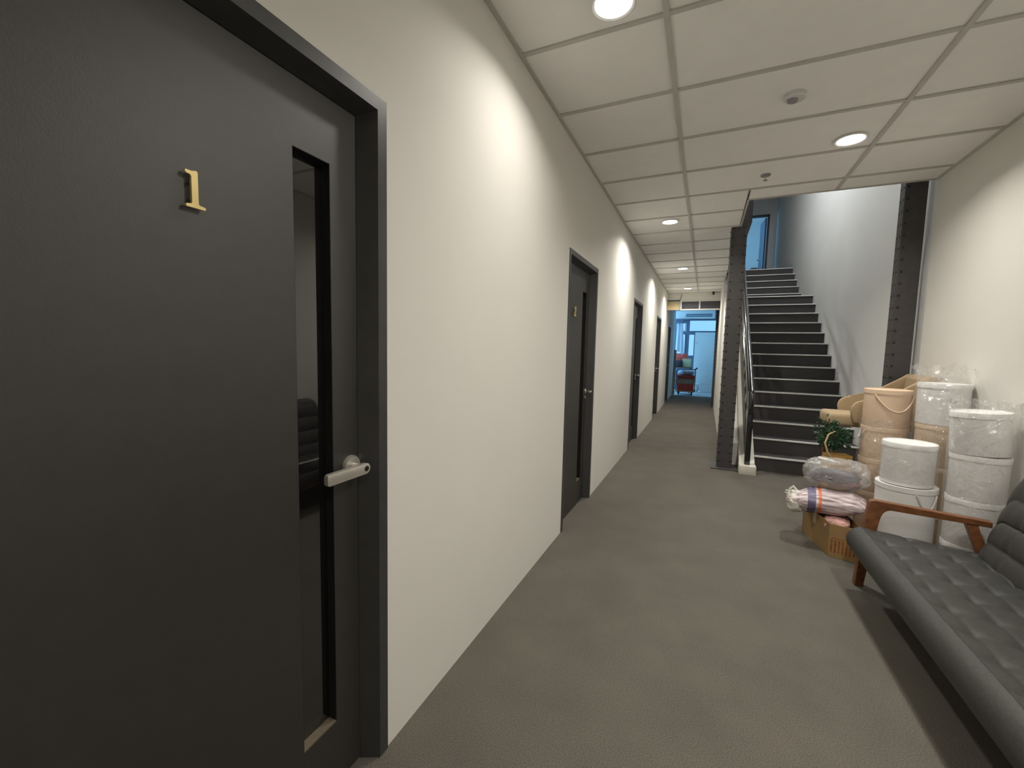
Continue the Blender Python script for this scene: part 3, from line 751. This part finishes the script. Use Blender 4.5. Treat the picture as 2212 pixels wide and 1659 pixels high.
MB().prism([tuple(q * 0.97 + Vector((0.002, 0.006))) for q in Q], 'z', 0.001, tk).build('bottom', 'card', cb, 0)
pr = add_slab(MB(), Q[0], Q[1], 0.135, 0.141, 0.0, 0.0008, 0.06, 0.95)
for k in range(9): add_slab(pr, Q[0], Q[1], 0.035, 0.128, 0.0, 0.0008, 0.06 + k * 0.1, 0.11 + k * 0.1)
add_slab(pr, Q[0], Q[1], 0.008, 0.030, 0.0, 0.0008, 0.72, 0.95)
pr.build('print', 'print', cb, 0)
add_slab(MB(), Q[0], Q[1], 0.155, bh + .0005, 0.0, 0.0012, 0.62, 0.85).build('tape', 'tape', cb, 0)
add_slab(MB(), Q[3], Q[0], 0.15, bh + .0005, 0.0, 0.0012, 0.40, 0.52).build('tape', 'tape', cb, 0)

def blob(name, c, s, m, label=None, cat=None, amp=0.15, fr_=3.0, seed=0, parent=None, rot=0.0, nu=48, nv=28, flat=0.0, smooth=80):
    mb = MB()
    def fn(u, v):
        a = 2 * math.pi * u; b = math.pi * (v * 0.996 + 0.002) - math.pi / 2
        d = Vector((math.cos(a) * math.cos(b), math.sin(a) * math.cos(b), math.sin(b)))
        k = 1 + amp * noise.noise(d * fr_ + Vector((seed, seed * 2, 0))) + amp * 0.5 * noise.noise(d * fr_ * 2.7 + Vector((seed, 0, 9)))
        e = [math.copysign(abs(q) ** (0.75), q) for q in d]
        z = e[2] * s[2] * k
        if flat: z = max(z, -flat * s[2])
        return (e[0] * s[0] * k, e[1] * s[1] * k, z)
    mb.grid(fn, nu, nv, True)
    o = mb.build(name, m, parent, smooth); o.location = c; o.rotation_euler = (0, 0, rot)
    if label: tag(o, label, cat)
    return o
fb = blob('folded_floral_cloth', (1.884, 3.690, 0.208), (0.076, 0.105, 0.046), 'floral', 'red and white floral cloth filling the cardboard carton', 'cloth', 0.10, 4, 3, rot=-.33)
sk = thing('printed_sack', 'white and pink printed sack with blue and red bands lying over the carton', 'sack', (1.850, 3.800, 0.326), rotz=math.radians(-8))
def sack_fn(u, v):
    a = 2 * math.pi * v
    x = -0.22 + 0.45 * u; e = min(u, 1 - u) * 2
    k = min(1, e * 2.2) ** 0.6
    w = 0.165 * (0.72 + 0.28 * k); h = 0.082 * (0.10 + 0.90 * k) * (1.10 - 0.35 * u)
    cx, sx = math.cos(a), math.sin(a)
    p = Vector((x * 7, cx * 1.6, sx * 1.6))
    wr = 0.016 * noise.noise(p) + 0.006 * noise.noise(p * 3.1) + 0.0035 * math.sin(26 * cx + 9 * u)
    y = w * math.copysign(abs(cx) ** .7, cx) * (1 + wr * 3)
    z = (h + wr) * math.copysign(abs(sx) ** .85, sx) - 0.04 * max(0, 0.35 - u) * (1 - 0.3 * sx) + 0.015 * u
    return (x + 0.05 * cx * (1 - u), y, z)
mb = MB()
mb.grid(lambda u, v: sack_fn(v, u), 90, 70, True)
mb.build('sack', 'sack', sk, 80)
bgw = blob('bag_end', (-0.205, -0.03, -0.030), (0.058, 0.125, 0.072), 'whitebag', None, None, 0.12, 2.2, 6, sk)
MB().tube([(-0.23, -0.04, 0.02), (-0.245, -0.045, 0.06), (-0.225, -0.05, 0.085), (-0.205, -0.05, 0.06)], 0.010, 8).build('bag_knot', 'whitebag', sk)
MB().tube([(-0.24, -0.06, 0.02), (-0.275, -0.075, 0.035), (-0.27, -0.08, 0.055), (-0.245, -0.07, 0.05)], 0.006, 8).build('bag_loop', 'whitebag', sk)
tb_ = thing('plastic_bag', 'milky see-through plastic bag with dark bundle on top of the sack', 'bag', (1.905, 3.90, 0.522), rotz=math.radians(-10))
blob('bag_skin', (0, 0, 0), (0.200, 0.13, 0.112), 'bagfilm', None, None, 0.16, 3.2, 2, tb_)
blob('dark_bundle', (-0.01, -0.01, -0.022), (0.150, 0.10, 0.050), 'darkcloth', None, None, 0.2, 3, 11, tb_)
blob('plum_bundle', (0.04, -0.055, -0.055), (0.11, 0.055, 0.026), 'plum', None, None, 0.2, 3, 15, tb_)
MB().tube([(-0.13, 0.0, 0.07), (-0.11, -0.02, 0.105), (-0.06, -0.03, 0.10), (0.02, -0.03, 0.088)], [0.007, 0.013, 0.012, 0.004], 8).build('bag_knot', 'whitebag', tb_)

# ------------------------------------------------------------------ greenery in a paper bag
pb = thing('paper_bag', 'brown paper bag with green garland inside, in front of the stairs', 'bag', (1.995, 4.27, 0), rotz=math.radians(12))
MB().prism([(-0.075, 0), (0.075, 0), (0.085, 0.60), (-0.085, 0.60)], 'y', -0.055, 0.055).build('bag', 'paperbag', pb, 0)
MB().tube([(-0.05, -0.05, 0.56), (-0.10, -0.06, 0.62), (-0.125, -0.06, 0.70), (-0.10, -0.05, 0.77), (-0.05, -0.04, 0.80)], 0.007, 8).build('handle', 'wicker', pb)
gr = thing('garland', 'dark green artificial foliage garland stuffed into the paper bag', 'garland', (1.965, 4.27, 0.72))
lm = MB(); r2 = random.Random(3)
for k in range(520):
    d = Vector((r2.gauss(0, 1), r2.gauss(0, 1), r2.gauss(0, 1))).normalized()
    p = Vector((d.x * 0.105, d.y * 0.085, d.z * 0.105 + 0.03)) * r2.uniform(0.45, 1.0)
    if r2.random() < 0.12: p.x -= 0.06; p.z += 0.05
    a = (d + Vector((r2.uniform(-.8, .8), r2.uniform(-.8, .8), r2.uniform(-.8, .8)))).normalized()
    s = a.cross(Vector((r2.uniform(-1, 1), r2.uniform(-1, 1), r2.uniform(-1, 1)))).normalized()
    L, w_ = r2.uniform(0.03, 0.055), r2.uniform(0.005, 0.010)
    v = [lm.bm.verts.new(p), lm.bm.verts.new(p + a * L * .5 + s * w_), lm.bm.verts.new(p + a * L), lm.bm.verts.new(p + a * L * .5 - s * w_)]
    lm.bm.faces.new(v)
tag(lm.build('leaves', 'leaf', gr, 0), kind='stuff')
sm_ = MB()
for k in range(7):
    a = k * 0.9; sm_.tube([(0, 0, -0.10), (0.04 * math.cos(a), 0.03 * math.sin(a), 0), (0.09 * math.cos(a), 0.06 * math.sin(a), 0.06 + 0.02 * (k % 3))], 0.004, 6)
sm_.build('stems', 'leaf', gr)

# ------------------------------------------------------------------ tan upholstered chair behind the boxes
ch = thing('upholstered_chair', 'tan fabric chair with curved back standing behind the peach boxes', 'chair', (2.28, 4.60, 0))
MB().box((-0.325, -0.185, 0.815), (0.30, 0.185, 0.925), 0.03, 3).build('seat', 'tanfab', ch)
side = [(-0.165, 0.86)] + arc(-0.105, 0.965, 0.085, R_(205), R_(85), 8) + [(0.02, 1.085), (0.12, 1.145), (0.22, 1.215), (0.29, 1.272), (0.335, 1.27), (0.345, 1.23), (0.335, 0.85), (0.20, 0.82)]
MB().prism(side, 'y', -0.225, -0.178, 0.010).build('armrest', 'tanfab', ch)
MB().prism(side, 'y', 0.165, 0.212, 0.010).build('armrest', 'tanfab', ch)
MB().prism([(0.255, 0.85), (0.335, 0.85), (0.345, 1.25), (0.30, 1.275), (0.265, 1.24)], 'y', -0.176, 0.163, 0.012).build('backrest', 'tanfab', ch)
for sx in (-0.27, 0.26):
    for sy in (-0.14, 0.14): MB().tube([(sx * 1.05, sy * 1.05, 0.0), (sx, sy, 0.83)], [0.011, 0.018], 10).build('leg', 'walnut', ch)

# ------------------------------------------------------------------ far end: trolley and its load
TY = 15.35
tr = thing('platform_trolley', 'flat platform trolley with tube handle at the far end', 'trolley', (0.40, TY, 0))
MB().box((-0.30, -0.30, 0.115), (0.31, 0.42, 0.150), 0.006).build('deck', 'trolleybase', tr)
for sx in (-0.21, 0.20):
    for sy in (-0.22, 0.34):
        MB().lathe((sx, sy, 0.05), [(0.045, -0.016), (0.05, -0.010), (0.05, 0.010), (0.045, 0.016)], 18, 'x').build('wheel', 'rubber', tr)
        MB().box((sx - 0.03, sy - 0.02, 0.075), (sx + 0.03, sy + 0.02, 0.115)).build('caster', 'steel', tr)
MB().tube([(-0.285, -0.285, 0.15), (-0.285, -0.285, 0.80), (-0.25, -0.285, 0.852), (0.25, -0.285, 0.868), (0.292, -0.285, 0.82), (0.292, -0.285, 0.15)], 0.014, 10).build('handle_frame', 'steel', tr)
MB().tube([(0.27, -0.285, 0.855), (0.345, -0.285, 0.925)], 0.022, 10).build('handle_grip', 'rubber', tr)
def crate(name, x0, x1, z0, z1, d0, d1, m, label, cat, rim=True):
    t = thing(name, label, cat, ((x0 + x1) / 2, TY + (d0 + d1) / 2, z0)); hx, hy, h = (x1 - x0) / 2, (d1 - d0) / 2, z1 - z0
    MB().prism([(-hx * .94, 0), (hx * .94, 0), (hx, h), (-hx, h)], 'y', -hy, hy, 0.006).build('body', m, t)
    if rim: MB().box((-hx - .008, -hy - .008, h - .03), (hx + .008, hy + .008, h - .004), 0.004, 1).build('rim', m, t)
    return t
crate('red_crate', 0.140, 0.665, 0.151, 0.375, -0.24, 0.38, 'red', 'dark red crate at the bottom of the trolley load', 'crate')
crate('brown_carton', 0.115, 0.680, 0.376, 0.535, -0.25, 0.38, 'greybrown', 'grey-brown carton between the two red crates on the trolley', 'carton', False)
crate('maroon_crate', 0.130, 0.680, 0.536, 0.655, -0.24, 0.38, 'red', 'maroon crate near the top of the trolley load', 'crate')
b = blob('wrapped_bundle', (0.41, TY + 0.06, 0.755), (0.265, 0.24, 0.098), 'wrapbundle', 'blue-grey plastic bundle on top of the trolley load', 'bundle', 0.10, 3, 21, flat=0.9)
tbl = thing('back_table', 'low table carrying boxes behind the trolley', 'table', (0.30, 16.25, 0))
MB().box((-0.50, -0.25, 0.865), (0.24, 0.25, 0.90), 0.004).build('tabletop', 'boardwood', tbl)
for sx in (-0.46, 0.20):
    for sy in (-0.21, 0.21): MB().box((sx - .02, sy - .02, 0), (sx + .02, sy + .02, 0.865)).build('leg', 'steel', tbl)
def at(x, z, y):      # keep the sight line of a point measured at y = 15.05
    k = y / 15.05; return CAM.x + (x - CAM.x) * k, CAM.z + (z - CAM.z) * k
def farbox(name, x0, x1, z0, z1, m, label, cat, y=16.12, dep=0.2, base=None, bev=0.012):
    a = at(x0, z0, y); c = at(x1, z1, y); zb = a[1] if base is None else base
    t = thing(name, label, cat, ((a[0] + c[0]) / 2, y, zb)); hx = (c[0] - a[0]) / 2; h = c[1] - zb
    MB().box((-hx, 0, 0), (hx, dep, h), bev).build('body', m, t)
    return t, hx, h
t, hx, h = farbox('yellow_box', 0.279, 0.539, 0.93, 1.213, 'yellowbox', 'pale yellow box standing behind the trolley', 'box', base=0.9005)
MB().box((-hx, -.001, h * .93), (hx, .001, h * .96)).build('lid_edge', 'card', t, 0)
t, hx, h = farbox('dark_bag', 0.056, 0.275, 0.897, 1.156, 'darkbag', 'dark bag beside the yellow box behind the trolley', 'bag', y=16.03, dep=0.2, base=0.9005, bev=0.04)
MB().tube([(-hx * .5, .05, h - .01), (-hx * .3, .05, h + .09), (hx * .3, .05, h + .09), (hx * .5, .05, h - .01)], 0.008, 8).build('strap', 'rubber', t)
t, hx, h = farbox('red_case', 0.068, 0.432, 1.226, 1.373, 'redcase', 'bright red case on top behind the yellow box', 'case', y=16.34, dep=0.12, base=0.9005, bev=0.015)
MB().box((-.03, -.012, h - .05), (.03, 0, h - .03), .003).build('latch', 'trimwhite', t)
tag(MB().box((-0.075, 15.05, 0.0), (0.075, 15.08, 1.50), 0.003).build('brown_board', 'boardwood'), 'tall brown board standing at the end of the left wall', 'board')

# far furniture on the end wall
dp = thing('door_7', 'pale lit door panel in the end wall under the transom window', 'door', (0.575, YW, 0), kind='structure')
MB().box((0, -0.035, 0.003), (0.76, -0.001, 2.165), 0.004).build('door_leaf', 'bluewhite', dp)
MB().lathe((0.04, -0.036, 1.78), [(0.018, 0.0), (0.018, -0.03), (0.01, -0.04)], 14, 'y').build('knob', 'nickel', dp)
MB().box((0.05, -0.042, 0.10), (0.71, -0.034, 0.30), 0.003).build('kick_panel', 'trimwhite', dp)
lb = thing('white_storage_box', 'low white box on the floor by the far door', 'box', (1.04, 16.75, 0))
MB().box((-0.21, -0.14, 0), (0.21, 0.14, 0.30), 0.01).build('body', 'whiteplastic', lb)
MB().box((-0.22, -0.15, 0.30), (0.22, 0.15, 0.345), 0.008).build('lid', 'whiteplastic', lb)
bn = thing('waste_bin', 'small pale bin on the floor beside the white box', 'bin', (0.72, 16.72, 0))
MB().lathe((0, 0, 0), [(0.07, 0), (0.085, 0.27), (0.078, 0.27), (0.066, 0.02)], 24).build('bin', 'whiteplastic', bn)
MB().lathe((0, 0, 0), [(0.088, 0.262), (0.09, 0.28), (0.08, 0.285)], 24).build('rim', 'trimwhite', bn)
ac = thing('air_conditioner', 'long white air conditioner high above the far windows', 'air conditioner', (0.53, 16.85, 2.66))
MB().box((-0.68, -0.13, 0.0), (0.67, 0.15, 0.29), 0.035, 3).build('housing', 'bluewhite', ac)
MB().box((-0.30, -0.134, 0.05), (0.58, -0.120, 0.16), 0.004).build('louvre', 'winframe', ac)
MB().box((-0.30, -0.140, 0.10), (0.58, -0.133, 0.112)).build('slat', 'bluewhite', ac)
cl = thing('hanging_cloth', 'white sheer cloth hanging in front of the left far window', 'cloth', (0.07, 16.60, 2.52))
MB().grid(lambda u, v: (-0.13 + 0.30 * u * (1 - 0.3 * (1 - v)), 0.03 * math.sin(u * 14 + v * 2) + 0.01, -1.12 * v + 0.05 * math.sin(u * 5)), 40, 24).build('cloth', 'cloth', cl, 80)
MB().tube([(-0.30, 0.02, 0.02), (0.30, 0.02, 0.05)], 0.010, 8).build('rod', 'steel', cl)
blob('bunched_cloth', (-0.02, 0.0, 0.03), (0.20, 0.05, 0.07), 'winframe', None, None, 0.3, 4, 31, cl)
